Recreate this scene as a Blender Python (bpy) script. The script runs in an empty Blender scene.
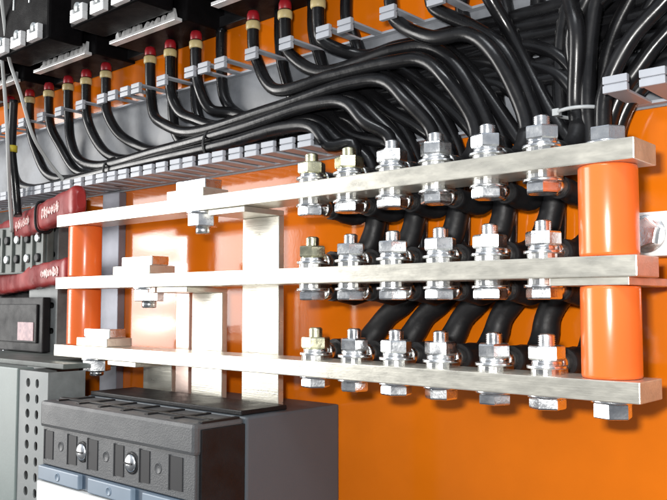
import bpy, bmesh, math, random
from mathutils import Vector, Matrix
random.seed(11)
SC = bpy.context.scene
COL = SC.collection
PI = math.pi

# ------------------------------------------------------------------ camera numbers
FPX = 804.0
TH = math.radians(48.47)
PT = math.atan(53 / FPX)
CAM = Vector((.2092, -.55, 0))
c_, s_ = math.cos(TH), math.sin(TH)
cp, sp = math.cos(PT), math.sin(PT)
FW = Vector((-c_ * cp, s_ * cp, sp)); RT = Vector((s_, c_, 0)); UP = Vector((c_ * sp, -s_ * sp, cp))


def at(x, y, Y):
    """point on the vertical plane Y that the photograph shows at pixel x, y"""
    d = FW + RT * ((x - 333.5) / FPX) + UP * ((250 - y) / FPX)
    return CAM + d * ((Y - CAM.y) / d.y)


# ------------------------------------------------------------------ materials
def mat(name, base, rough=.5, metal=0., noise=0., nscale=40., bump=0., bscale=200., stretch=(1, 1, 1), rnoise=0.,
        base2=None, coat=0., spec=.5, thresh=None, scratch=0.):
    m = bpy.data.materials.new(name); m.use_nodes = True
    nt = m.node_tree; N = nt.nodes; L = nt.links
    b = N['Principled BSDF']
    b.inputs['Base Color'].default_value = (*base, 1)
    b.inputs['Roughness'].default_value = rough
    b.inputs['Metallic'].default_value = metal
    b.inputs['Coat Weight'].default_value = coat
    b.inputs['Coat Roughness'].default_value = .08
    b.inputs['Specular IOR Level'].default_value = spec
    tc = N.new('ShaderNodeTexCoord'); mp = N.new('ShaderNodeMapping')
    mp.inputs['Scale'].default_value = stretch
    oi = N.new('ShaderNodeObjectInfo')
    ad = N.new('ShaderNodeVectorMath'); ad.operation = 'ADD'
    mu = N.new('ShaderNodeVectorMath'); mu.operation = 'SCALE'
    cb = N.new('ShaderNodeCombineXYZ')
    for k in range(3): L.new(oi.outputs['Random'], cb.inputs[k])
    L.new(cb.outputs[0], mu.inputs[0]); mu.inputs['Scale'].default_value = 7
    L.new(tc.outputs['Object'], mp.inputs['Vector'])
    L.new(mp.outputs[0], ad.inputs[0]); L.new(mu.outputs[0], ad.inputs[1])
    if noise or base2 or rnoise:
        n = N.new('ShaderNodeTexNoise'); n.inputs['Scale'].default_value = nscale
        n.inputs['Detail'].default_value = 5; n.inputs['Roughness'].default_value = .62
        L.new(ad.outputs[0], n.inputs['Vector'])
        if base2 or noise:
            if base2 is None:
                base2 = tuple(max(0, v * (1 - noise)) for v in base)
                base1 = tuple(min(1, v * (1 + noise * .6)) for v in base)
            else:
                base1 = base
            rp = N.new('ShaderNodeValToRGB')
            lo, hi = thresh if thresh else (.32, .68)
            rp.color_ramp.elements[0].position = lo; rp.color_ramp.elements[1].position = hi
            rp.color_ramp.elements[0].color = (*base2, 1); rp.color_ramp.elements[1].color = (*base1, 1)
            L.new(n.outputs['Fac'], rp.inputs['Fac']); L.new(rp.outputs['Color'], b.inputs['Base Color'])
        if rnoise:
            mr = N.new('ShaderNodeMapRange')
            mr.inputs['From Min'].default_value = .3; mr.inputs['From Max'].default_value = .7
            mr.inputs['To Min'].default_value = max(.02, rough - rnoise); mr.inputs['To Max'].default_value = min(1, rough + rnoise)
            L.new(n.outputs['Fac'], mr.inputs['Value']); L.new(mr.outputs[0], b.inputs['Roughness'])
    if bump:
        n2 = N.new('ShaderNodeTexNoise'); n2.inputs['Scale'].default_value = bscale; n2.inputs['Detail'].default_value = 3
        L.new(ad.outputs[0], n2.inputs['Vector'])
        bp = N.new('ShaderNodeBump'); bp.inputs['Strength'].default_value = bump; bp.inputs['Distance'].default_value = .001
        L.new(n2.outputs['Fac'], bp.inputs['Height']); L.new(bp.outputs[0], b.inputs['Normal'])
    if scratch:
        mp2 = N.new('ShaderNodeMapping'); mp2.inputs['Scale'].default_value = (6, 260, 260)
        L.new(tc.outputs['Object'], mp2.inputs['Vector'])
        n3 = N.new('ShaderNodeTexNoise'); n3.inputs['Scale'].default_value = 3; n3.inputs['Detail'].default_value = 4
        L.new(mp2.outputs[0], n3.inputs['Vector'])
        bp2 = N.new('ShaderNodeBump'); bp2.inputs['Strength'].default_value = scratch; bp2.inputs['Distance'].default_value = .0006
        L.new(n3.outputs['Fac'], bp2.inputs['Height'])
        if bump: L.new(bp.outputs[0], bp2.inputs['Normal'])
        L.new(bp2.outputs[0], b.inputs['Normal'])
    return m


M = dict(
    panel=mat('orange_powder_coat', (.70, .162, .004), .10, noise=.10, nscale=5, bump=.03, bscale=300, rnoise=.03, spec=.45),
    tin=mat('tinned_metal', (.70, .68, .60), .33, .75, noise=.07, nscale=45, stretch=(1, 2, 3), bump=.08, bscale=260, rnoise=.07, scratch=.22),
    tinraw=mat('sawn_tinned_end', (.60, .53, .40), .5, .4, noise=.2, nscale=60, bump=.3, bscale=500),
    pinkstreak=mat('pink_streak_metal', (.80, .62, .55), .34, .7, noise=.1, nscale=30, bump=.1, bscale=200, rnoise=.08),  # pink tone imitating a reflected streak
    copper=mat('sawn_copper', (.70, .40, .31), .42, .35, noise=.25, nscale=50, bump=.3, bscale=600, rnoise=.1),
    insul=mat('orange_insulator_resin', (.88, .165, .032), .24, noise=.05, nscale=12, coat=.25, bump=.03, bscale=120),
    zinc=mat('zinc_plated_steel', (.92, .94, .97), .24, 1, noise=.12, nscale=70, bump=.12, bscale=500, rnoise=.1),
    yzinc=mat('yellow_passivated_steel', (.78, .76, .54), .27, 1, noise=.2, nscale=60, bump=.12, bscale=500, rnoise=.1),
    lug=mat('tinned_lug', (.88, .88, .86), .24, 1, noise=.15, nscale=60, bump=.15, bscale=300, rnoise=.1),
    cable=mat('black_cable_sheath', (.008, .008, .009), .27, noise=.25, nscale=30, bump=.12, bscale=150, rnoise=.10),
    shrink=mat('black_heat_shrink', (.008, .008, .009), .52, bump=.5, bscale=120, rnoise=.12, nscale=60, spec=.35),
    boot=mat('red_boot', (.36, .012, .02), .4, noise=.2, nscale=60),
    ferrule=mat('cream_ferrule', (.62, .50, .24), .4, noise=.2, nscale=60),
    duct=mat('grey_duct_plastic', (.39, .41, .45), .38, noise=.08, nscale=20, bump=.05, bscale=200, rnoise=.08),
    ductbase=mat('dusty_grey_duct_floor', (.24, .255, .28), .4, noise=.35, nscale=22, bump=.08, bscale=120, rnoise=.12),
    black=mat('black_moulded_plastic', (.010, .010, .011), .5, noise=.3, nscale=40, bump=.25, bscale=600, rnoise=.1, spec=.28),
    blackdev=mat('black_device_plastic', (.005, .0045, .005), .5, noise=.3, nscale=40, bump=.2, bscale=500, rnoise=.1, spec=.05),
    dgrey=mat('dark_grey_moulded_plastic', (.075, .078, .082), .48, noise=.12, nscale=25, bump=.3, bscale=700, rnoise=.08),
    pgrey=mat('slate_grey_plastic', (.080, .094, .108), .5, noise=.06, nscale=8, bump=.12, bscale=500),
    slot=mat('recess_plastic', (.018, .018, .02), .6),
    blue=mat('blue_grey_plastic', (.20, .26, .33), .4, noise=.1, nscale=20),
    dblue=mat('deep_blue_grey_plastic', (.06, .09, .13), .4, noise=.1, nscale=20),
    white=mat('white_plastic', (.80, .80, .78), .4, noise=.04, nscale=20),
    steel=mat('galvanised_steel', (.55, .58, .58), .38, .7, noise=.25, nscale=18, bump=.1, bscale=300, rnoise=.12),
    greypaint=mat('grey_painted_steel', (.17, .21, .20), .42, noise=.15, nscale=9, bump=.1, bscale=300),
    zincsheet=mat('dull_zinc_sheet', (.20, .215, .215), .5, .2, noise=.3, nscale=25, bump=.1, bscale=300, rnoise=.1),
    rail=mat('slate_rail', (.20, .21, .25), .45, .3, noise=.2, nscale=20, bump=.1, bscale=300),
    redsleeve=mat('red_heat_shrink', (.31, .021, .019), .36, noise=.3, nscale=25, bump=.4, bscale=90, rnoise=.12),
    print=mat('worn_white_print', (.75, .62, .58), .5, base2=(.34, .035, .03), nscale=230, thresh=(.42, .56)),
    wire=mat('pale_grey_wire', (.42, .43, .42), .4),
    pink=mat('faded_pink_label', (.62, .42, .42), .5, base2=(.35, .24, .27), nscale=160),
    clamp=mat('bright_nickel_clamp', (.90, .91, .92), .3, .35, noise=.2, nscale=60, bump=.2, bscale=300),
    tie=mat('cable_tie_nylon', (.02, .02, .02), .4),
    gtie=mat('pale_tie_nylon', (.40, .42, .43), .4),
    yellow=mat('yellow_marker', (.62, .50, .04), .45),
    grime=mat('grey_green_terminal', (.11, .125, .115), .5, noise=.35, nscale=35, bump=.2, bscale=200),
)


# ------------------------------------------------------------------ mesh helpers
class MB:
    """collects shapes and links them as ONE mesh object"""

    def __init__(s):
        s.bm = bmesh.new(); s.mats = []

    def _mi(s, m):
        if m not in s.mats: s.mats.append(m)
        return s.mats.index(m)

    def _take(s, tmp, m, smooth):
        mi = s._mi(m)
        vm = {}
        for v in tmp.verts: vm[v] = s.bm.verts.new(v.co)
        for f in tmp.faces:
            try: nf = s.bm.faces.new([vm[v] for v in f.verts])
            except ValueError: continue
            nf.material_index = mi if f.material_index == 0 else s._mi(s.extra[f.material_index])
            nf.smooth = f.smooth or smooth
        tmp.free()

    def box(s, x0, x1, y0, y1, z0, z1, m, bev=0., seg=2, xform=None, endmat=None):
        t = bmesh.new()
        bmesh.ops.create_cube(t, size=1)
        sc = Vector((x1 - x0, y1 - y0, z1 - z0)); ce = Vector(((x0 + x1) / 2, (y0 + y1) / 2, (z0 + z1) / 2))
        for v in t.verts: v.co = Vector((v.co.x * sc.x, v.co.y * sc.y, v.co.z * sc.z)) + ce
        if bev: bmesh.ops.bevel(t, geom=list(t.edges), offset=bev, segments=seg, affect='EDGES', profile=.6)
        s.extra = {1: endmat}
        if endmat is not None:
            t.normal_update()
            for f in t.faces:
                if abs(f.normal.x) > .9: f.material_index = 1
        if xform is not None: t.transform(xform)
        s._take(t, m, False); return s

    def prism(s, n, r, z0, z1, m, xform=None, bev=0., rot=0., r2=None, smooth=False):
        """n-gon prism along Z, r = circumradius"""
        t = bmesh.new()
        r2 = r if r2 is None else r2
        lo = [t.verts.new((r * math.cos(rot + 2 * PI * k / n), r * math.sin(rot + 2 * PI * k / n), z0)) for k in range(n)]
        hi = [t.verts.new((r2 * math.cos(rot + 2 * PI * k / n), r2 * math.sin(rot + 2 * PI * k / n), z1)) for k in range(n)]
        t.faces.new(lo[::-1]); t.faces.new(hi)
        for k in range(n):
            f = t.faces.new((lo[k], lo[(k + 1) % n], hi[(k + 1) % n], hi[k])); f.smooth = smooth
        if bev:
            ed = [e for e in t.edges if abs(e.verts[0].co.z - e.verts[1].co.z) < 1e-7]
            bmesh.ops.bevel(t, geom=ed, offset=bev, segments=2, affect='EDGES', profile=.5)
        if xform is not None: t.transform(xform)
        s.extra = {}
        s._take(t, m, False); return s

    def lathe(s, prof, m, n=28, xform=None, smooth=True):
        t = bmesh.new(); rings = []
        for r, z in prof:
            rings.append([t.verts.new((r * math.cos(2 * PI * k / n), r * math.sin(2 * PI * k / n), z)) for k in range(n)] if r > 1e-7 else [t.verts.new((0, 0, z))])
        for a, b in zip(rings, rings[1:]):
            for k in range(n):
                k2 = (k + 1) % n
                q = [a[k % len(a)], a[k2 % len(a)], b[k2 % len(b)], b[k % len(b)]]
                u = []
                for v in q:
                    if v not in u: u.append(v)
                if len(u) > 2:
                    f = t.faces.new(u); f.smooth = smooth
        if xform is not None: t.transform(xform)
        s.extra = {}
        s._take(t, m, False); return s

    def tube(s, pts, r, m, n=12, cap=True, rfun=None):
        t = bmesh.new(); rings = []
        pts = [Vector(p) for p in pts]
        T0 = (pts[1] - pts[0]).normalized()
        nrm = T0.orthogonal().normalized()
        for i, p in enumerate(pts):
            T = (pts[min(i + 1, len(pts) - 1)] - pts[max(i - 1, 0)]).normalized()
            nrm = (nrm - T * nrm.dot(T)).normalized(); bn = T.cross(nrm)
            rr = rfun(i / (len(pts) - 1)) if rfun else r
            rings.append([t.verts.new(p + (nrm * math.cos(2 * PI * k / n) + bn * math.sin(2 * PI * k / n)) * rr) for k in range(n)])
        for a, b in zip(rings, rings[1:]):
            for k in range(n):
                f = t.faces.new((a[k], a[(k + 1) % n], b[(k + 1) % n], b[k])); f.smooth = True
        if cap:
            t.faces.new(rings[0][::-1]); t.faces.new(rings[-1])
        s.extra = {}
        s._take(t, m, False); return s

    def poly(s, pts, vec, m, smooth=False):
        """closed outline (list of 3-D points) extruded by vec"""
        t = bmesh.new(); vec = Vector(vec)
        a = [t.verts.new(p) for p in pts]; b = [t.verts.new(Vector(p) + vec) for p in pts]
        t.faces.new(a[::-1]); t.faces.new(b)
        n = len(a)
        for k in range(n): t.faces.new((a[k], a[(k + 1) % n], b[(k + 1) % n], b[k]))
        s.extra = {}
        s._take(t, m, smooth); return s

    def build(s, name, parent=None):
        bmesh.ops.recalc_face_normals(s.bm, faces=list(s.bm.faces))
        me = bpy.data.meshes.new(name); s.bm.to_mesh(me); s.bm.free()
        for m in s.mats: me.materials.append(m)
        o = bpy.data.objects.new(name, me); COL.objects.link(o)
        if parent is not None:
            o.parent = parent
            o.matrix_parent_inverse = parent.matrix_world.inverted() if parent.type != 'EMPTY' else Matrix.Translation(-parent.location)
        return o


def tag(o, label=None, cat=None, group=None, kind=None):
    if label: o['label'] = label
    if cat: o['category'] = cat
    if group: o['group'] = group
    if kind: o['kind'] = kind
    return o


def thing(name, loc, label, cat, group=None):
    """Empty at the thing's base; parts are built in world coordinates and parented without rotation"""
    o = bpy.data.objects.new(name, None); COL.objects.link(o); o.location = loc
    o.empty_display_size = .01
    return tag(o, label, cat, group)


def copy_tree(root, loc, rz=None):
    r = root.copy(); COL.objects.link(r); r.location = loc
    if rz is not None: r.rotation_euler = (0, 0, rz)
    for ch in list(root.children):
        c = ch.copy(); COL.objects.link(c); c.parent = r
        for g in list(ch.children):
            d = g.copy(); COL.objects.link(d); d.parent = c
    return r


def spline(P, step=.006):
    """Catmull-Rom through the points"""
    P = [Vector(p) for p in P]
    P = [P[0] * 2 - P[1]] + P + [P[-1] * 2 - P[-2]]
    out = []
    for i in range(1, len(P) - 2):
        p0, p1, p2, p3 = P[i - 1:i + 3]
        d01 = max((p1 - p0).length, 1e-5) ** .5; d12 = max((p2 - p1).length, 1e-5) ** .5; d23 = max((p3 - p2).length, 1e-5) ** .5
        m1 = (p2 - p1) + d12 * ((p1 - p0) / d01 - (p2 - p0) / (d01 + d12))
        m2 = (p2 - p1) + d12 * ((p3 - p2) / d23 - (p3 - p1) / (d12 + d23))
        n = max(3, int((p2 - p1).length / step))
        for k in range(n):
            t = k / n
            out.append(p1 * (2 * t ** 3 - 3 * t ** 2 + 1) + m1 * (t ** 3 - 2 * t ** 2 + t) + p2 * (-2 * t ** 3 + 3 * t ** 2) + m2 * (t ** 3 - t ** 2))
    out.append(P[-2]); return out


RX90 = Matrix.Rotation(-PI / 2, 4, 'X')      # +Z -> +Y
RXF = Matrix.Rotation(PI / 2, 4, 'X')        # +Z -> -Y
ORD = ['first', 'second', 'third', 'fourth', 'fifth', 'sixth']

# ------------------------------------------------------------------ setting: the orange plate everything stands on
YP = .118
o = MB().box(-1.75, .75, YP, YP + .003, -.75, 1.0, M['panel']).build('back_wall'); tag(o, kind='structure')

# ------------------------------------------------------------------ the three busbars
BX0, BX1, BW = -.767, 0., .042
BARS = dict(top=(.1000, .1155), middle=(.0183, .0335), bottom=(-.0690, -.0540))
BL = dict(top='topmost long tinned busbar with cable lugs above and below it',
          middle='middle long tinned busbar with a bare copper end face',
          bottom='lowest long tinned busbar just above the dark grey breaker')
for k, (z0, z1) in BARS.items():
    b = MB(); b.box(BX0, BX1, 0, BW, z0, z1, M['tin'], bev=.0009, endmat=M['copper'] if k == 'middle' else M['tinraw'])
    tag(b.build('busbar'), BL[k], 'busbar', 'busbars carried by the orange insulators')

# thin joint strip under the middle bar's right end
b = MB(); b.box(-.066, -.0066, .002, .112, .0126, .0182, M['tin'], bev=.0004, endmat=M['copper'])
tag(b.build('joint_strip'), 'thin short flat strip with copper edge clamped under the middle busbar', 'metal strip')

# ------------------------------------------------------------------ orange post insulators
def insulator(x, z0, z1, label):
    r = .0212
    t = MB()
    t.lathe([(0, z0 + .0001), (r - .002, z0 + .0001), (r - .0003, z0 + .0008), (r, z0 + .0025), (r, z1 - .0025), (r - .0003, z1 - .0008), (r - .002, z1 - .0001), (0, z1 - .0001)],
            M['insul'], n=48, xform=Matrix.Translation((x, .021, 0)))
    o = t.build('post_insulator')
    tag(o, label, 'insulator', 'orange post insulators between the busbars')


insulator(-.028, .0335, .1000, 'fat orange cylinder insulator between top and middle bars at their near end')
insulator(-.028, -.0540, .0125, 'fat orange cylinder insulator between middle and bottom bars at their near end')
insulator(-.731, .0335, .1000, 'small orange cylinder insulator under the top bar beside the red sleeves')
insulator(-.731, -.0540, .0183, 'small orange cylinder insulator standing on the bottom bar near the black relay')

# ------------------------------------------------------------------ bolts
COLX = dict(top=[-.3245, -.2765, -.2255, -.1785, -.1275, -.0795],
            middle=[-.3235, -.2740, -.2245, -.1745, -.1270, -.0800],
            bottom=[-.3200, -.2705, -.2215, -.1755, -.1250, -.0785])


def make_bolt(z0, z1, under, nutmat, lug_t=.0042, stud=.009):
    """through bolt: head below, nut above, built round the world axis"""
    r = thing('hex_bolt', (0, 0, 0), 'x', 'bolt')
    zt = z1 + lug_t
    hx = .0119 / math.cos(PI / 6)
    MB().lathe([(.0055, zt), (.0150, zt), (.0152, zt + .0004), (.0152, zt + .0021), (.0149, zt + .0025), (.0055, zt + .0025)], M['zinc']).build('flat_washer', r)
    MB().lathe([(.006, zt + .0026), (.0114, zt + .0026), (.0117, zt + .0031), (.0117, zt + .0056), (.0114, zt + .0060), (.006, zt + .0060)], M['zinc']).build('spring_washer', r)
    n = MB(); n.prism(6, hx, zt + .0061, zt + .0175, nutmat, bev=.0016)
    n.build('nut', r)
    zz = zt + .0175
    prof = [(.0001, z0 - .004)] + [(.0068, z0 - .004), (.0068, zz - .001)]
    k = 0; z = zz - .001
    while z < zz + stud - .0016:
        prof += [(.0068 if k % 2 == 0 else .0060, z)]; z += .0008; k += 1
    prof += [(.0052, zz + stud - .0004), (.0046, zz + stud), (0, zz + stud)]
    MB().lathe(prof, nutmat if nutmat is M['yzinc'] else M['zinc'], n=20).build('shank', r)
    zb = z0 - (lug_t if under else 0)
    MB().lathe([(.0055, zb), (.0150, zb), (.0152, zb - .0004), (.0152, zb - .0021), (.0149, zb - .0025), (.0055, zb - .0025)], M['zinc']).build('flat_washer', r)
    h = MB(); h.prism(6, hx, zb - .0115, zb - .0026, M['zinc'], bev=.0016)
    h.build('bolt_head', r)
    return r


for bar in ('top', 'middle', 'bottom'):
    z0, z1 = BARS[bar]
    protos = {}
    for i, x in enumerate(COLX[bar]):
        yel = i == 0 or (i == 1 and bar == 'top')
        loc = (x + random.uniform(-.0005, .0005), .0205 + random.uniform(-.0008, .0008), 0)
        if yel not in protos:
            protos[yel] = make_bolt(z0, z1, bar != 'bottom', M['yzinc' if yel else 'zinc'])
            o = protos[yel]; o.location = loc; o.rotation_euler = (0, 0, random.uniform(0, PI / 3))
        else:
            o = copy_tree(protos[yel], loc, random.uniform(0, PI / 3))
        col = 'yellowish' if yel else 'bright zinc'
        tag(o, f'{col} hex bolt and nut, {ORD[i]} from the left of six on the {bar} busbar', 'bolt',
            f'bolts clamping cable lugs to the {bar} busbar')


def plain_bolt(x, y, ztop, zbot, label, stud=.007, head=True, nut=True, k=1.1):
    """bolt with its nut above ztop and head below zbot"""
    r = thing('hex_bolt', (x, y, zbot), label, 'bolt', 'bolts at the busbar ends and links')
    X = Matrix.Translation((x, y, 0))
    hx = .0108 * k / math.cos(PI / 6)
    a = random.uniform(0, PI / 3) if k < 1.3 else -.3 + random.uniform(-.06, .06)

    def washer(z, d):
        MB().lathe([(.0055 * k, z), (.0138 * k, z), (.014 * k, z + d * .0004), (.014 * k, z + d * .0021), (.0137 * k, z + d * .0025), (.0055 * k, z + d * .0025)], M['zinc'], xform=X).build('flat_washer', r)
    if nut:
        washer(ztop, 1)
        MB().prism(6, hx, ztop + .0026, ztop + .013, M['zinc'], bev=.0009, rot=a, xform=X).build('nut', r)
    if head:
        washer(zbot, -1)
        zh = zbot - .0026 - .0100 * k
        MB().prism(6, hx, zh, zbot - .0026, M['zinc'], bev=.001, rot=a + .3, xform=X).build('bolt_head', r)
        if stud:
            MB().lathe([(0, zh + .0005), (.0062 * k, zh + .0005), (.0062 * k, zh - stud + .001), (.005 * k, zh - stud), (0, zh - stud)], M['zinc'], n=18, xform=X).build('shank', r)
    return r


plain_bolt(-.028, .021, .1156, .0, 'wide bolt head holding the near insulator on the topmost busbar', head=False)
plain_bolt(-.028, .021, 0, -.0691, 'bolt head under the lowest busbar beneath the fat near insulator', stud=0, nut=False)

# ------------------------------------------------------------------ cables
CR = .0071


def lug_part(parent, x, z, up=True, y_end=.050):
    """flat palm on the bar and round barrel pointing at the wall; z is the palm's face on the bar"""
    s = 1 if up else -1
    t = MB()
    za, zb = sorted((z + s * .00006, z + s * .0041))
    pts = []
    for k in range(13):
        a = PI + PI * k / 12
        pts.append(Vector((x + .0120 * math.cos(a), .0195 + .0120 * math.sin(a), za)))
    pts += [Vector((x + .0105, .0345, za)), Vector((x + .0072, .038, za)), Vector((x - .0072, .038, za)), Vector((x - .0105, .0345, za))]
    t.poly(pts, (0, 0, zb - za), M['lug'])
    zc = z + s * .0072
    t.lathe([(.0060, .0355), (.0076, .0362), (.0080, .0375), (.0080, y_end), (.006, y_end)], M['lug'], n=22,
            xform=Matrix.Translation((x, 0, zc)) @ RX90)
    t.lathe([(0, .0356), (.0062, .0356)], M['lug'], n=22, xform=Matrix.Translation((x, 0, zc)) @ RX90)
    t.build('cable_lug', parent)
    return zc


def cable(path, label, group, r=CR, lug=None, sleeve=None, boot=None, step=.006, srad=.0094):
    pts = spline(path, step)
    root = MB().tube(pts, r, M['cable'], n=12).build('power_cable')
    tag(root, label, 'cable', group)
    if sleeve:
        n = sleeve
        acc = 0; sub = [pts[-1]]
        for p, q in zip(pts[::-1], pts[-2::-1]):
            acc += (p - q).length; sub.append(q)
            if acc > n: break
        rs = srad
        MB().tube(sub, rs, M['shrink'], n=14, rfun=lambda t: rs + .0005 * math.sin(t * 23) * (t > .1) - (rs - r - .0003) * max(0, (t - .84) / .16) ** 1.6).build('heat_shrink', root)
    if lug: lug_part(root, *lug)
    if boot:
        x, y, z = boot
        X = Matrix.Translation((x, y, 0))
        MB().lathe([(.0, z - .005), (.0078, z - .005), (.0086, z - .0035), (.0086, z + .003), (.0078, z + .0048), (0, z + .0048)], M['ferrule'], n=18, xform=X).build('ferrule', root)
        MB().lathe([(0, z + .0049), (.0062, z + .0049), (.0074, z + .007), (.0074, z + .013), (.0060, z + .017), (0, z + .0195)], M['boot'], n=18, xform=X).build('terminal_boot', root)
    return root


SRC = [(-1.070, -1.005, -.945), (-.888, -.838, -.786), (-.680, -.636, -.583), (-.477, -.424, -.373), (-.274, -.226, -.170), (-.085, -.048, -.008)]
WHO = ['lowest duct bundle', 'second bundle up in the duct', 'third bundle up in the duct',
       'S-curved bundle in the duct', 'bundle curving down near the insulator', 'upright bundle beside the insulator']
GRP = 'black power cables from the duct to the busbars'
LOW = [.182, .197, .212, .243, .268, .26]
HIGH = [.190, .206, .220, .236, .250, .25]
for g in range(6):
    for j, bar in enumerate(('top', 'middle', 'bottom')):
        z0, z1 = BARS[bar]
        xc = COLX[bar][g]
        xs = SRC[g][j]
        ly = .074 + .0145 * j
        lo = LOW[g] + random.uniform(-.003, .003)
        hi = HIGH[g] + .0125 * j + random.uniform(-.003, .003)
        ys = .082
        zs = .326
        jit = lambda a=.003: random.uniform(-a, a)
        P = [(xs, ys, zs + .006), (xs + .001, ys, .300)]
        if g < 5:
            P += [(xs + .006 + jit(), ys, .272 if g < 3 else .285)]
            if g < 3: P += [(xs + .017, (ys + ly) / 2, .244 + jit(.003)), (xs + .045, ly, lo + .017 + .004 * j)]
            if g != 4: P += [(xs + (.095 if g < 3 else .045), ly, lo + (.005 if g < 3 else .012) * j)]
            xa = xs + (.16 if g < 3 else .09); xe = xc - (.125 if g < 4 else .10)
            if xe - xa > .05:
                n = max(1, int((xe - xa) / .11))
                for k in range(n):
                    f = (k + .5) / n
                    P += [(xa + (xe - xa) * f, ly + jit(.002), lo + (hi + .004 - lo) * f * .85 + jit(.002) + (.012 * j if g == 3 else 0))]
            bend = .072 + .006 * j
            P += [(xc - bend - .018, ly, hi + .004)] if xc - bend - .018 > xs + .03 else []
            P += ([(max(xc - bend + .022, xs + .028), ly, hi - .002)] if xs + .028 < xc - .032 else []) + [ (xc - .024, ly, hi - .026 - .003 * j)]
        else:
            P += [(xs * .55 + xc * .45, ys, .262), (xc + .006 - .010 * j + .0, ly, .225)]
        ex = xc + (.002 if j == 0 else .0)
        if j == 0:
            zl = z1 + .0072
            P += [(ex - .003, .084, .166), (ex, .082, zl + .022), (xc, .068, zl + .003), (xc, .048, zl)]
            slv = .048
            lug = (xc, z1, True)
        elif j == 1:
            zl = z1 + .0072
            P += [(ex + .010, .094, .150), (ex + .019, .096, .112), (ex + .018, .097, .085), (xc + .010, .095, zl + .018), (xc + .002, .080, zl + .002), (xc, .066, zl), (xc, .048, zl)]
            slv = .100
            lug = (xc, z1, True)
        else:
            zl = z1 + .0072
            sh = (.058, .052, .044, .034, .026, .022)[g]
            P += [(ex + sh * .9, .104, .150), (ex + (max(sh, .064) if g < 5 else sh), .107, .10), (ex + (max(sh, .061) if g < 5 else sh), .107, .060), (ex + sh + .004, .106, .022), (ex + sh - .012, .1035, .002), (ex + .55 * sh - .008, .1025, -.014), (ex + .18 * sh, .100, -.030), (xc + .002, .088, zl + .002), (xc, .068, zl), (xc, .048, zl)]
            slv = .165
            lug = (xc, z1, True)
        cable(P, f'black cable of the {WHO[g]}, bolted on the {bar} busbar', GRP, lug=lug, sleeve=slv, srad=(.0080, .0110, .0116)[j],
              boot=(xs, ys, zs) if g < 5 else None)

# second cables: lugs under the top and middle bars, tail looping up behind the bars into the duct
for g in range(6):
    for bar in ('top', 'middle'):
        z0, z1 = BARS[bar]
        xc = COLX[bar][g]
        zl = z0 - .0072
        zt = .178 if bar == 'top' else .196
        P = [(xc - .135, .110, zt + .010 + g * .006), (xc - .07, .109, zt + .012 + g * .006), (xc - .022, .106, zt + g * .004)]
        if bar == 'top':
            P += [(xc + .004, .100, .150), (xc + .012, .098, z1 + .004), (xc + .009, .094, z0 - .004), (xc + .002, .080, zl - .004), (xc, .064, zl - .001), (xc, .048, zl)]
        else:
            P += [(xc + .012, .108, .150), (xc + .017, .109, .110), (xc + .017, .109, .080), (xc + .015, .107, z1 + .008), (xc + .010, .099, z0 - .004), (xc + .002, .080, zl - .004), (xc, .064, zl - .001), (xc, .048, zl)]
        cable(P, f'second black cable whose lug is under the {bar} busbar at its {ORD[g]} bolt', 'black cables lugged under the busbars',
              lug=(xc, z0, False), sleeve=.06)

# cables coming in along the duct from the near end
NEAR = [(.078, [(690, -20), (655, 12), (632, 38), (613, 72), (604, 100), (603, 128)], 'frontmost cable sweeping in from the near end of the duct'),
        (.092, [(700, 5), (660, 40), (640, 66), (622, 92), (613, 112), (608, 132)], 'cable sweeping in low from the near end of the duct'),
        (.106, [(660, -40), (628, 5), (612, 40), (603, 75), (598, 104), (597, 130)], 'cable dropping steeply behind the fat insulator'),
        (.085, [(620, -50), (598, -5), (590, 40), (588, 80), (588, 110), (590, 132)], 'upright cable left of those from the near duct end'),
        (.100, [(720, 40), (690, 55), (655, 74), (633, 96), (622, 116), (616, 136)], 'lowest cable from the near duct end, under the grey fingers'),
        (.110, [(700, -60), (665, -20), (640, 25), (622, 62), (610, 98), (606, 132)], 'cable in the deep layer curving in from the near duct end'),
        (.112, [(740, -10), (690, 18), (662, 44), (640, 78), (627, 104), (618, 136)], 'deepest cable from the near duct end, against the duct floor'),
        (.108, [(600, -60), (575, -20), (563, 30), (560, 75), (561, 110), (563, 135)], 'deep upright cable behind the ones beside the fat insulator'),
        (.112, [(560, -60), (542, -25), (538, 15), (548, 60), (552, 100), (553, 135)], 'deep upright cable among the curved ones left of the fat insulator'),
        (.111, [(520, -40), (505, -10), (512, 30), (524, 70), (530, 105), (531, 138)], 'deep cable behind the curves near the fifth bolt of the top bar'),
        (.112, [(470, -30), (462, 10), (476, 45), (492, 80), (499, 110), (500, 142)], 'deep cable behind the curves near the fourth bolt of the top bar')]
for Y, pts, lab in NEAR:
    P = [at(x, y, Y) for x, y in pts]
    q = P[-1]
    if pts[0][0] > 640: P = [P[0] + Vector((.55, 0, .004)), P[0] + Vector((.30, 0, .010)), P[0] + Vector((.10, 0, .010))] + P
    else: P = [Vector((P[0].x + .004, P[0].y, .352))] + ([P[0]] if P[0].z < .33 else []) + P[1:]
    P += [Vector((q.x, q.y - .001, .5 * q.z + .0575)), Vector((q.x, q.y - .002, .114))]
    cable(P, 'black ' + lab, 'black cables from the near end of the duct')

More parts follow.
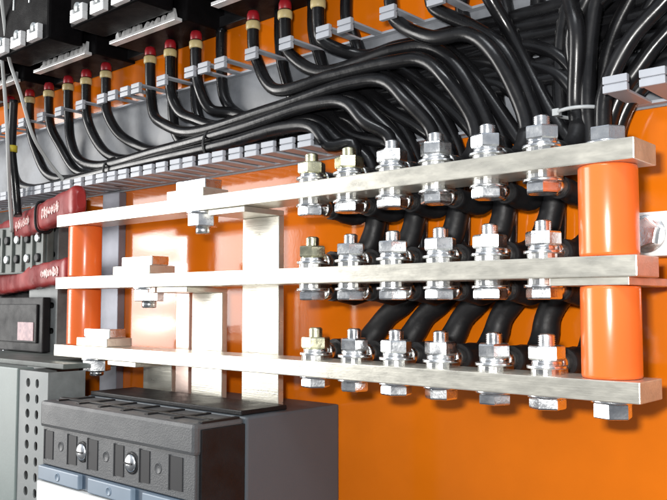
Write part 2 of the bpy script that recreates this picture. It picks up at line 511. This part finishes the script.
# cables that run the whole length along the duct floor behind the others
for k, (z, dz, lab) in enumerate(((.268, .004, 'topmost'), (.255, -.003, 'second'), (.241, .004, 'third'), (.228, -.004, 'fourth'), (.214, .003, 'fifth'), (.200, .0, 'lowest'))):
    xs = (-.352, -.402, -.456, -.562, -.614, -.662)[k]
    P = [(xs, .106, .347), (xs, .106, .310), (xs + .006, .107, z + .030), (xs + .030, .1085, z + .006 - .02 * (k < 3))]
    x = xs + .10
    while x < .6:
        P.append((x, .1085 + .0012 * math.sin(x * 9 + k), z + dz * math.sin(x * 11 + k * 2) + .030 * min(0, x + .2) * (k < 4))); x += .09
    cable(P, f'{lab} of the straight black cables running along the duct floor to its near end', 'straight black cables on the duct floor')

# ------------------------------------------------------------------ slotted cable duct
DX0, DX1 = -1.62, .52
ZL, ZU = .1640, .2848
YT = .052
duct = thing('cable_duct', (-.5, YP, .165), 'grey slotted cable duct with open front full of black cables', 'cable duct')
b = MB(); b.box(DX0, DX1, YP - .0026, YP - .0003, ZL - .003, ZU + .003, M['ductbase']); b.build('duct_base', duct)


def fingers(z, zs, skip, name, wide=1., tw=.0165):
    """one slotted side wall: root strip and a row of tongues ending in a lip"""
    t = MB()
    t.box(DX0, DX1, YP - .011, YP - .0027, z - .0012, z + .0012, M['duct'])
    p = .0275; x = DX0 + .01
    while x < DX1 - .02:
        if not skip(x + .008):
            dx = random.uniform(-.0016, .0016)
            t.box(x + .0082 * wide - tw / 2 + dx, x + .0082 * wide + tw / 2 + dx, YT + .002, YP - .0105, z - .0011, z + .0011, M['duct'], bev=.0004, seg=1)
            # lip: two ribs with a groove between
            for (a, c2) in ((-.0014, .0046), (.0056, .0118)):
                za, zb = sorted((z + zs * a, z + zs * c2))
                t.box(x - .0008 + dx, x + .0173 * wide + dx, YT - .0016, YT + .0036, za, zb, M['duct'], bev=.0008)
            za, zb = sorted((z + zs * .004, z + zs * .007))
            t.box(x + dx, x + .0165 * wide + dx, YT + .0004, YT + .003, za, zb, M['duct'])
        x += p
    t.build(name, duct)


fingers(ZL, 1, lambda x: -.352 < x < -.055, 'lower_wall', 1.08)
fingers(ZU, -1, lambda x: any(abs(x - s) < .012 for g in SRC[:5] for s in g) or -.10 < x < .0, 'upper_wall', 1.0, .0105)

# cable ties
def tie(name, c, r1, axis, m, label):
    t = MB(); c = Vector(c); ax = Vector(axis).normalized(); u = ax.orthogonal().normalized(); v = ax.cross(u)
    n = 28; pts = []
    ring = []
    for k in range(n + 1):
        a = 2 * PI * k / n
        ring.append(c + Vector((0, math.cos(a) * r1[0], math.sin(a) * r1[1])) if abs(ax.x) > .7 else c + Vector((math.cos(a) * r1[0], math.sin(a) * r1[1], 0)))
    t.tube(ring, .0016, m, n=8, cap=False)
    p = ring[int(n * .62)]
    t.box(p.x - .003, p.x + .003, p.y - .004, p.y + .002, p.z - .003, p.z + .003, m, bev=.0006)
    tag(t.build('cable_tie'), label, 'cable tie', 'cable ties round the black cables')


tie('t', (-.545, .089, .192), (.025, .024), (1, 0, 0), M['tie'], 'black cable tie round the long low bundle, nearer of the two in the duct')
tie('t', (-.76, .089, .184), (.025, .020), (1, 0, 0), M['tie'], 'black cable tie round the long low bundle at the far end of the duct')
tie('t', (-.077, .089, .160), (.020, .022), (0, 0, 1), M['gtie'], 'pale grey cable tie round the upright cables beside the fat insulator')

# ------------------------------------------------------------------ upper row of black breakers
def device(xc, n_label):
    r = thing('moulded_breaker', (xc, YP, .345), n_label, 'breaker', 'black breakers in the row above the duct')
    w = .076
    zb = .346
    b = MB()
    b.box(xc - w, xc + w, .052, YP - .0002, zb, zb + .30, M['blackdev'], bev=.002)
    b.box(xc - w + .002, xc + w - .002, -.018, .034, zb + .006, zb + .28, M['blackdev'], bev=.004)
    b.box(xc - w + .006, xc + w - .006, .0335, .0525, zb + .05, zb + .27, M['blackdev'])
    b.build('body', r)
    led = MB()
    led.box(xc - w + .002, xc + w - .008, .040, .0515, zb - .0012, zb + .0032, M['clamp'], bev=.0006)
    for k in range(11):                                  # ragged contact tongues along the ledge
        x = xc - w + .012 + k * .0122 + random.uniform(-.002, .002)
        h = random.uniform(.006, .018); q = random.uniform(-.003, .003)
        led.poly([Vector((x - .005, .046, zb + .003)), Vector((x + .005, .046, zb + .003)), Vector((x + .003 + q, .046, zb + .003 + h)), Vector((x - .002 + q, .046, zb + .003 + h * .7))], (0, .004, 0), M['clamp'])
    led.build('terminal_ledge', r)
    for k in range(3):
        x = xc - .046 + k * .046
        c = MB()
        z = zb + .007
        c.box(x - .0145, x + .0145, -.0262, -.0182, z, z + .0105, M['clamp'], bev=.001)
        c.box(x - .0145, x - .0080, -.0262, -.0182, z + .0104, z + .0165, M['clamp'], bev=.001)
        c.box(x + .0080, x + .0145, -.0262, -.0182, z + .0104, z + .0205, M['clamp'], bev=.001)
        tc = c.build('terminal_clamp', r)
        sc = MB(); sc.lathe([(0, -.002), (.0058, -.002), (.0064, 0), (.0064, .006)], M['steel'], n=16, xform=Matrix.Translation((x, -.024, z + .018)) @ RX90)
        sc.build('clamp_screw', tc)
    h = MB()
    for k in range(4): h.box(xc - .066 + k * .044 - .0015, xc - .066 + k * .044 + .0015, -.0195, -.0175, zb + .066, zb + .27, M['steel'], bev=.0005)
    h.build('pole_trim', r)
    h = MB(); h.box(xc - .014, xc + .014, -.040, -.0175, zb + .17, zb + .20, M['black'], bev=.003); h.build('toggle', r)


WHERE = ['farthest of the upper row, behind the pale hanging wire', 'second from the far end of the row', 'third from the far end of the row',
         'fourth from the far end, at the top edge', 'fifth from the far end, above the frame', 'nearest of the row, above the frame']
for k, xc in enumerate((-1.045, -.842, -.640, -.430, -.222, -.015)):
    device(xc, 'black moulded breaker, ' + WHERE[k])
b = MB()
b.box(-1.7, .6, .104, YP - .0002, .350, .364, M['black'], bev=.001)
b.box(-1.7, .6, .112, YP - .0002, .3645, .60, M['black'])
tag(b.build('mounting_rail'), 'black mounting rail across the orange plate behind the upper breakers', 'rail')

# ------------------------------------------------------------------ links down to the big breaker
def link(x0, x1, zbar, yv, label, ztab):
    w0, w1 = x0, x1
    t = MB()
    r = thing('link_bar', ((x0 + x1) / 2, yv, -.11), label, 'link bar', 'tinned links from the busbars to the big breaker')
    t.box(w0, w1, .004, yv + .0075, zbar - .0062, zbar - .0003, M['tin'], bev=.0008)
    t.build('bent_tab', r)
    t = MB(); t.box(w0, w1, yv, yv + .0075, -.1085, zbar - .0064, M['tin'], bev=.0008); t.build('upright', r)
    t = MB(); t.box(w0, w1, yv - .045, yv + .0075, -.1145, -.1087, M['tin'], bev=.0008); t.build('foot', r)


link(-.4615, -.4035, .1000, .054, 'white tinned upright link hanging from the topmost busbar', 0)
link(-.5510, -.4960, .0183, .055, 'white tinned upright link from the middle busbar to the breaker', 0)
link(-.6480, -.5900, -.0690, .056, 'short tinned upright link from the lowest busbar to the breaker', 0)


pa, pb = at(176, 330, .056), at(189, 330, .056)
t = MB(); t.box(pa.x, pb.x, .056, .0605, -.1085, .0116, M['pinkstreak'], bev=.0006); t.box(pa.x, pb.x, .006, .0605, .0118, .0180, M['pinkstreak'], bev=.0006)  # added strip, its pink colour stands in for a streak of reflected glare
tag(t.build('link_bar'), 'narrow pinkish strip added for a reflected streak beside the white link under the middle busbar', 'link bar', 'tinned links from the busbars to the big breaker')


def cleat(x0, x1, zt, label):
    b = MB()
    b.box(x0, x1, .004, .040, zt + .0002, zt + .0105, M['tin'], bev=.001)
    b.box(x0 + .009, x1 - .004, .010, .034, zt + .0107, zt + .0215, M['zinc'], bev=.0012)
    tag(b.build('clamp_plate'), label, 'clamp plate', 'clamp plates on the busbars over the links')


cleat(-.535, -.470, BARS['top'][1], 'bright stepped clamp plate on the topmost busbar above a hanging bolt')
cleat(-.640, -.565, BARS['middle'][1], 'bright stepped clamp plate on the middle busbar')
cleat(-.735, -.650, BARS['bottom'][1], 'bright stepped clamp plate on the far end of the lowest busbar')
plain_bolt(-.484, .016, 0, .0999, 'bolt head hanging under the topmost busbar, left of the tall white link', nut=False, stud=.008, k=1.35)
plain_bolt(-.582, .016, 0, .0182, 'bolt head hanging under the middle busbar, left of the white links', nut=False, stud=.008, k=1.35)
plain_bolt(-.690, .016, 0, -.0691, 'bolt head hanging under the far end of the lowest busbar', nut=False, stud=.006, k=1.35)

# ------------------------------------------------------------------ big dark breaker, lower left
XA, XB, YF, ZT = -.655, -.374, -.079, -.1100
br = thing('power_breaker', (-.52, YP, -.5), 'large dark grey moulded breaker with screwed front cover below the busbars', 'breaker')
b = MB(); b.box(XA, XB, -.018, YP - .0002, -.50, ZT, M['pgrey'], bev=.0025); b.build('body', br)
b = MB()
b.box(XA + .001, XB - .003, YF, -.0182, -.140, ZT - .0005, M['dgrey'], bev=.004)
b.box(XA + .004, XB - .005, YF + .003, -.0182, -.1815, -.1395, M['dgrey'], bev=.001)
# top ribs
for k in range(7):
    x = XA + .02 + k * .042
    b.box(x, x + .006, -.070, -.024, ZT - .0012, ZT + .0010, M['black'], bev=.0005)
b.box(XA + .006, XB - .008, -.058, -.052, ZT - .0012, ZT + .0014, M['black'], bev=.0005)
b.build('terminal_cover', br)
b = MB(); b.box(XB - .0049, XB - .0012, YF + .007, -.0184, -.50, ZT - .006, M['black'], bev=.001); b.build('shaded_side', br)  # added black sheet, paints the shade on the cover's side
t = MB()
t.box(XA + .004, XB - .009, -.0165, .046, ZT + .0002, ZT + .005, M['black'], bev=.001)
t.build('terminal_bed', br)
# dark vertical recesses
for (xa, xb) in ((45.5, 53.5), (68.5, 77), (88.5, 98), (115, 124), (140.5, 150), (170, 183)):
    ym = 440 + (xa - 60) * .19
    p = at(xa, ym, YF + .003); q = at(xb, ym, YF + .003)
    b = MB()
    b.box(p.x, q.x, YF + .0022, YF + .0045, -.1745, -.1435, M['slot'])
    b.box(p.x - .0012, p.x - .0001, YF + .0012, YF + .0045, -.1755, -.1425, M['dgrey'])
    b.build('vent_slot', br)
for (sx, sy) in ((83, 441), (132, 457)):
    p = at(sx, sy, YF + .003)
    X = Matrix.Translation((p.x, YF + .003, -.1585)) @ RXF
    b = MB()
    b.lathe([(.0112, -.001), (.0112, .0008), (.0100, .0012)], M['slot'], n=26, xform=X)
    b.lathe([(0, .0002), (.0086, .0002), (.0092, .0014), (.0082, .0032), (.005, .0046), (0, .005)], M['zinc'], n=26, xform=X)
    b.box(p.x - .0066, p.x + .0066, YF - .0024, YF - .0004, -.1593, -.1577, M['slot'], xform=None)
    b.build('cover_screw', br)
for (sx, sy) in ((61, 437), (106, 450), (158, 470)):
    p = at(sx, sy, YF + .003)
    b = MB(); b.lathe([(.0055, -.001), (.0055, .0004), (.0047, .0005), (.0044, .0002), (0, .0002)], M['dgrey'], n=24, xform=Matrix.Translation((p.x, YF + .003, -.158)) @ RXF)
    b.build('moulded_boss', br)
for k, (xa, xb) in enumerate(((-.650, -.566), (-.548, -.470), (-.452, -.392))):
    b = MB(); b.box(xa, xb, YF - .003, -.0182, -.1975, -.1822, M['blue'], bev=.0012)
    X = Matrix.Translation(((xa + xb) / 2, YF - .003, -.190)) @ RXF
    b.lathe([(.0045, -.0005), (.0045, .0006), (.0036, .0007), (.0032, .0001), (0, .0001)], M['blue'], n=18, xform=X)
    b.build('blue_tab', br)
b = MB(); b.box(XA + .004, XB - .006, YF + .002, -.0184, -.1979, -.1820, M['dblue']); b.build('tab_strip', br)
b = MB(); b.box(XA + .004, XB - .015, YF - .004, -.0182, -.46, -.1990, M['white'], bev=.002); b.build('front_plate', br)

# ------------------------------------------------------------------ near right: white plate with bolt on the orange wall
b = MB()
b.box(-.046, .055, .094, YP - .0002, .037, .0725, M['white'], bev=.001)
tag(b.build('white_bracket'), 'white bracket on the orange plate behind the fat insulators', 'bracket')
r = thing('hex_bolt', (-.029, .094, .054), 'bolt on the white bracket peeping out beside the fat upper insulator', 'bolt', 'bolts at the busbar ends and links')
X = Matrix.Translation((-.027, .094, .055)) @ RXF
MB().lathe([(.005, 0), (.0150, 0), (.0152, .002), (.0148, .0025), (.005, .0025)], M['zinc'], xform=X).build('flat_washer', r)
MB().prism(6, .0124, .0026, .0125, M['zinc'], bev=.001, xform=X, rot=.3).build('bolt_head', r)

# ------------------------------------------------------------------ far left: rails, uprights, relay, red sleeves, wires
def perforated(x0, x1, y0, y1, z0, z1, holes, m, name, label, cat, group=None):
    """folded sheet upright with punched holes that go through"""
    t = MB(); th = .002
    xs = sorted({x0, x1} | {v for h in holes for v in (h[0], h[1])})
    zs = sorted({z0, z1} | {v for h in holes for v in (h[2], h[3])})
    bm = bmesh.new(); grid = {}
    for X in xs:
        for Z in zs: grid[X, Z] = bm.verts.new((X, y0, Z))
    for i in range(len(xs) - 1):
        for k in range(len(zs) - 1):
            cx, cz = (xs[i] + xs[i + 1]) / 2, (zs[k] + zs[k + 1]) / 2
            if any(h[0] < cx < h[1] and h[2] < cz < h[3] for h in holes): continue
            bm.faces.new((grid[xs[i], zs[k]], grid[xs[i + 1], zs[k]], grid[xs[i + 1], zs[k + 1]], grid[xs[i], zs[k + 1]]))
    ex = bmesh.ops.extrude_face_region(bm, geom=list(bm.faces))
    for v in ex['geom']:
        if isinstance(v, bmesh.types.BMVert): v.co.y += th
    for v in [v for v in bm.verts if not v.link_faces]: bm.verts.remove(v)
    t.extra = {}
    t._take(bm, m, False)
    for h in holes:                                      # round the punched corners
        hx_, hz_ = (h[0] + h[1]) / 2, (h[2] + h[3]) / 2; a_, b_ = (h[1] - h[0]) / 2, (h[3] - h[2]) / 2
        for qx in (-1, 1):
            for qz in (-1, 1):
                rr = min(a_, b_)
                ox, oz = hx_ + qx * (a_ - rr), hz_ + qz * (b_ - rr)
                arc = [Vector((ox + qx * rr * math.cos(k * PI / 12), y0, oz + qz * rr * math.sin(k * PI / 12))) for k in range(7)]
                t.poly([Vector((hx_ + qx * a_, y0, hz_ + qz * b_))] + arc, (0, th, 0), m)
    t.box(x0, x0 + th, y0 + th + .0001, y1, z0, z1, m); t.box(x1 - th, x1, y0 + th + .0001, y1, z0, z1, m)
    tag(t.build(name), label, cat, group)


b = MB(); b.box(-.826, -.783, .106, YP - .0002, -.30, .160, M['rail'], bev=.001)
tag(b.build('mounting_strip'), 'narrow slate grey strip on the orange plate behind the small insulators', 'strip')

hol = [(-.940, -.897, z, z + .009) for z in [(-.198 + .038 * k) for k in range(9)]]
perforated(-.972, -.888, .072, .110, -.50, .150, hol, M['zincsheet'], 'slotted_upright', 'galvanised upright with level slots behind the red sleeved bars', 'upright')
b = MB()
b.box(-1.7, -.889, .1105, YP - .0002, -.70, .158, M['black'])
tag(b.build('dark_partition'), 'dark plate behind the slotted upright at the far end', 'partition')
# grey terminal stack between the sleeves
tb = thing('terminal_block', (-1.0, .06, .06), 'grey green terminal block between the two red sleeved bars', 'terminal block')
TX = at(47, 245, .060).x
b = MB(); b.box(-1.22, TX, .060, .0716, .045, .120, M['grime'], bev=.002)
for k in range(7): b.box(TX - .010 - k * .032, TX - .004 - k * .032, .056, .0604, .048, .117, M['grime'], bev=.001)
b.build('body', tb)
for k in range(5):
    x = TX - .024 - k * .032
    for z in (.068, .098):
        b = MB(); b.lathe([(0, .001), (.0070, .001), (.0066, .004), (.004, .0045), (0, .003)], M['steel' if (k + int(z * 100)) % 2 else 'slot'], n=16, xform=Matrix.Translation((x, .060, z)) @ RXF); b.build('terminal_screw', tb)

# front perforated upright, bottom left
hol = []
for k in range(9):
    z = -.098 - k * .0188
    hol += [(-.7425, -.7325, z - .0055, z + .0055), (-.7195, -.7115, z - .0055, z + .0055)]
perforated(-.760, -.690, -.05, .0, -.55, -.0835, hol, M['zincsheet'], 'perforated_upright', 'pale perforated upright beside the dark grey breaker', 'upright')
b = MB(); b.box(-1.02, -.7605, -.052, -.030, -.55, -.0815, M['greypaint'], bev=.002)
tag(b.build('frame_plate'), 'greenish grey painted frame plate at the bottom corner', 'plate')
b = MB(); b.box(-1.02, -.6905, -.03, .095, -.0810, -.0745, M['grime'], bev=.001)
tag(b.build('shelf_strip'), 'dusty grey shelf strip under the black relay', 'shelf')

# relay
rl = thing('relay', (-1.0, .071, -.072), 'black relay with a small faded pink label at the left edge', 'relay')
RXR = at(43, 300, .058).x
b = MB(); b.box(-1.20, RXR, .058, .0710, -.0738, .0085, M['black'], bev=.002)
b.box(-1.20, RXR - .012, .0545, .0584, -.060, -.002, M['black'], bev=.0015); b.build('body', rl)
p = at(18, 322, .054); q = at(33, 341, .054)
b = MB(); b.box(p.x, q.x, .0534, .0544, q.z, p.z, M['pink']); b.build('label_plate', rl)
b = MB(); b.lathe([(0, 0), (.004, 0), (.0035, .002), (0, .0022)], M['zinc'], n=14, xform=Matrix.Translation((at(4, 352, .058).x, .058, at(4, 352, .058).z)) @ RXF); b.build('cover_screw', rl)

# red sleeved bars
def red_bar(p0, p1, hz, hy, label, marks):
    """rounded flat bar in red sleeve from p0 (near) to p1 (far)"""
    p0, p1 = Vector(p0), Vector(p1)
    ax = (p1 - p0); Lh = ax.length; ax.normalize()
    side = Vector((0, 0, 1)).cross(ax).normalized(); up = ax.cross(side).normalized()
    r = thing('sleeved_bar', p0, label, 'sleeved bar', 'red sleeved bars at the far end of the busbars')
    t = bmesh.new(); n = 24; rings = []
    st = 40
    for i in range(st + 1):
        f = i / st
        wob = 1 + .035 * math.sin(i * 1.3) + .02 * math.sin(i * 3.1)
        end = min(1, (min(f, 1 - f) * Lh / .010)) ** .5 * .45 + .55
        ring = []
        for k in range(n):
            a = 2 * PI * k / n
            ca, sa = math.cos(a), math.sin(a)
            e = 2 / 3.2
            u = math.copysign(abs(ca) ** e, ca) * hy * wob * end; v = math.copysign(abs(sa) ** e, sa) * hz * wob * end
            ring.append(t.verts.new(p0 + ax * (Lh * f) + side * u + up * v))
        rings.append(ring)
    for a, b in zip(rings, rings[1:]):
        for k in range(n):
            fc = t.faces.new((a[k], a[(k + 1) % n], b[(k + 1) % n], b[k])); fc.smooth = True
    t.faces.new(rings[0]); t.faces.new(rings[-1][::-1])
    m = MB(); m.extra = {}; m._take(t, M['redsleeve'], False); m.build('red_sleeve', r)
    # worn printing
    s = side if side.y < 0 else -side
    for (fa, fb) in marks:
        k = 0; x = fa
        mk = MB()
        while x < fb:
            w = random.uniform(.008, .014)
            a = p0 + ax * x + s * (hy * 1.03)
            h = random.uniform(.30, .50) * hz
            pts = [a + ax * (w * (.5 + .5 * math.cos(t * PI / 7))) + up * (h * math.sin(t * PI / 7) * random.uniform(.7, 1.0)) for t in range(14)]
            mk.poly(pts, s * .0005, M['print']); x += w * random.uniform(.86, 1.02)
        mk.build('worn_print', r)


red_bar((-.742, .0205, .1365), (-1.16, .100, .107), .0205, .0105, 'upper red sleeved bar with worn pale print, laid over the topmost busbar end', [(.055, .125), (.185, .25)])
red_bar((-.800, .045, .0465), (-1.16, .098, .0275), .0180, .0105, 'lower red sleeved bar with worn pale print, behind the small insulators', [(.025, .085)])
p0, p1 = Vector((-.742, .0205, .1365)), Vector((-1.16, .100, .107))
ax = (p1 - p0).normalized(); sd = Vector((0, 0, 1)).cross(ax).normalized(); uu = ax.cross(sd)
q = p0 + ax * .150
ring = []
for k in range(41):
    a = 2 * PI * k / 40; ca, sa = math.cos(a), math.sin(a)
    ring.append(q + sd * math.copysign(abs(ca) ** .62, ca) * .0128 + uu * math.copysign(abs(sa) ** .62, sa) * .0228)
tag(MB().tube(ring, .0020, M['black'], n=8, cap=False).build('strap'), 'thin black strap round the upper red sleeved bar', 'strap')

# thin loose wires in front, far left
P = [at(1, -6, -.03), at(4, 20, -.02), at(9, 58, -.01), at(20, 92, .0), at(34, 138, .02), at(46, 158, .04), at(60, 176, .062), at(70, 186, .075)]
tag(MB().tube(spline(P), .0026, M['wire'], n=10).build('thin_wire'), 'thin pale grey wire hanging slantwise across the far breaker', 'wire')
P = [at(-4, 10, .0), at(2, 60, .0), at(6, 110, .0), at(8, 150, .0), at(10, 200, .02), at(12, 232, .03)]
tag(MB().tube(spline(P), .0028, M['wire'], n=10).build('thin_wire'), 'thin pale grey wire hanging upright at the left edge', 'wire')
P = [at(14, 100, .03), at(13, 120, .03), at(12, 150, .03), at(15, 180, .035), at(17, 205, .04), at(18, 216, .04)]
w = MB().tube(spline(P), .0062, M['cable'], n=12).build('marked_cable')
tag(w, 'black wire with a yellow marker hanging in front of the upper red bar', 'wire')
p = at(12, 149, .03)
MB().lathe([(.006, -.005), (.0078, -.005), (.0078, .005), (.006, .005)], M['yellow'], n=18, xform=Matrix.Translation(p)).build('yellow_marker', w)

# ------------------------------------------------------------------ camera
cd = bpy.data.cameras.new('camera'); co = bpy.data.objects.new('camera', cd); COL.objects.link(co)
cd.sensor_width = 36; cd.lens = FPX / 667 * 36; cd.clip_start = .01; cd.clip_end = 100
rot = Matrix((RT, UP, -FW)).transposed()
co.matrix_world = Matrix.Translation(CAM) @ rot.to_4x4()
SC.camera = co

# ------------------------------------------------------------------ light
def area(name, loc, target, size, power, color=(1, 1, 1), sy=None):
    l = bpy.data.lights.new(name, 'AREA'); l.energy = power; l.color = color
    l.size = size
    if sy: l.shape = 'RECTANGLE'; l.size_y = sy
    ob = bpy.data.objects.new(name, l); COL.objects.link(ob)
    ob.location = loc
    ob.rotation_euler = (Vector(target) - Vector(loc)).to_track_quat('-Z', 'Y').to_euler()
    return ob


area('camera_flash', CAM + UP * .055 - RT * .05, (-.30, .05, .02), .05, 5.8, (1, .98, .95), .03)
area('window_light', (-2.2, -1.05, .20), (-.5, .05, .03), .9, 38, (1, .98, .95), 1.5)
def mirrored(px, py, dist):
    """position for an added lamp that the glossy orange plate mirrors towards the camera at this pixel"""
    q = at(px, py, YP); d = (q - CAM).normalized()
    return q + Vector((d.x, -d.y, d.z)) * dist, q


for (px, py, sx_, sy_, L_) in ((157, 243, .095, .020, 55), (197, 247, .075, .075, 50), (186, 269, .14, .026, 50), (157, 324, .10, .022, 55), (160, 297, .10, .018, 45)):
    lp, q = mirrored(px, py, 1.7)
    area('glare_lamp', lp, q, sx_, L_ * sx_ * sy_ * PI, (1, .98, .96), sy_)  # added lamps, each mirrored as one glare blob on the plate
area('ceiling_light', (.2, -1.3, 1.9), (-.3, .1, .1), .9, 20, (.93, .97, 1), .5)

w = bpy.data.worlds.new('World'); SC.world = w; w.use_nodes = True
nt = w.node_tree; N = nt.nodes; L = nt.links
bg = N['Background']
tc = N.new('ShaderNodeTexCoord'); sx = N.new('ShaderNodeSeparateXYZ'); rp = N.new('ShaderNodeValToRGB'); mr = N.new('ShaderNodeMapRange')
mr.inputs['From Min'].default_value = -1; mr.inputs['From Max'].default_value = 1
L.new(tc.outputs['Generated'], sx.inputs[0]); L.new(sx.outputs['Z'], mr.inputs['Value']); L.new(mr.outputs[0], rp.inputs['Fac'])
e = rp.color_ramp.elements
e[0].position = .0; e[0].color = (.20, .20, .21, 1); e[1].position = 1; e[1].color = (1.0, 1.1, 1.25, 1)
x = e.new(.47); x.color = (.42, .44, .47, 1)
x = e.new(.56); x.color = (.80, .84, .90, 1)
L.new(rp.outputs[0], bg.inputs['Color']); bg.inputs['Strength'].default_value = .45

SC.view_settings.view_transform = 'Standard'; SC.view_settings.look = 'None'; SC.view_settings.gamma = 1
SC.view_settings.exposure = 0
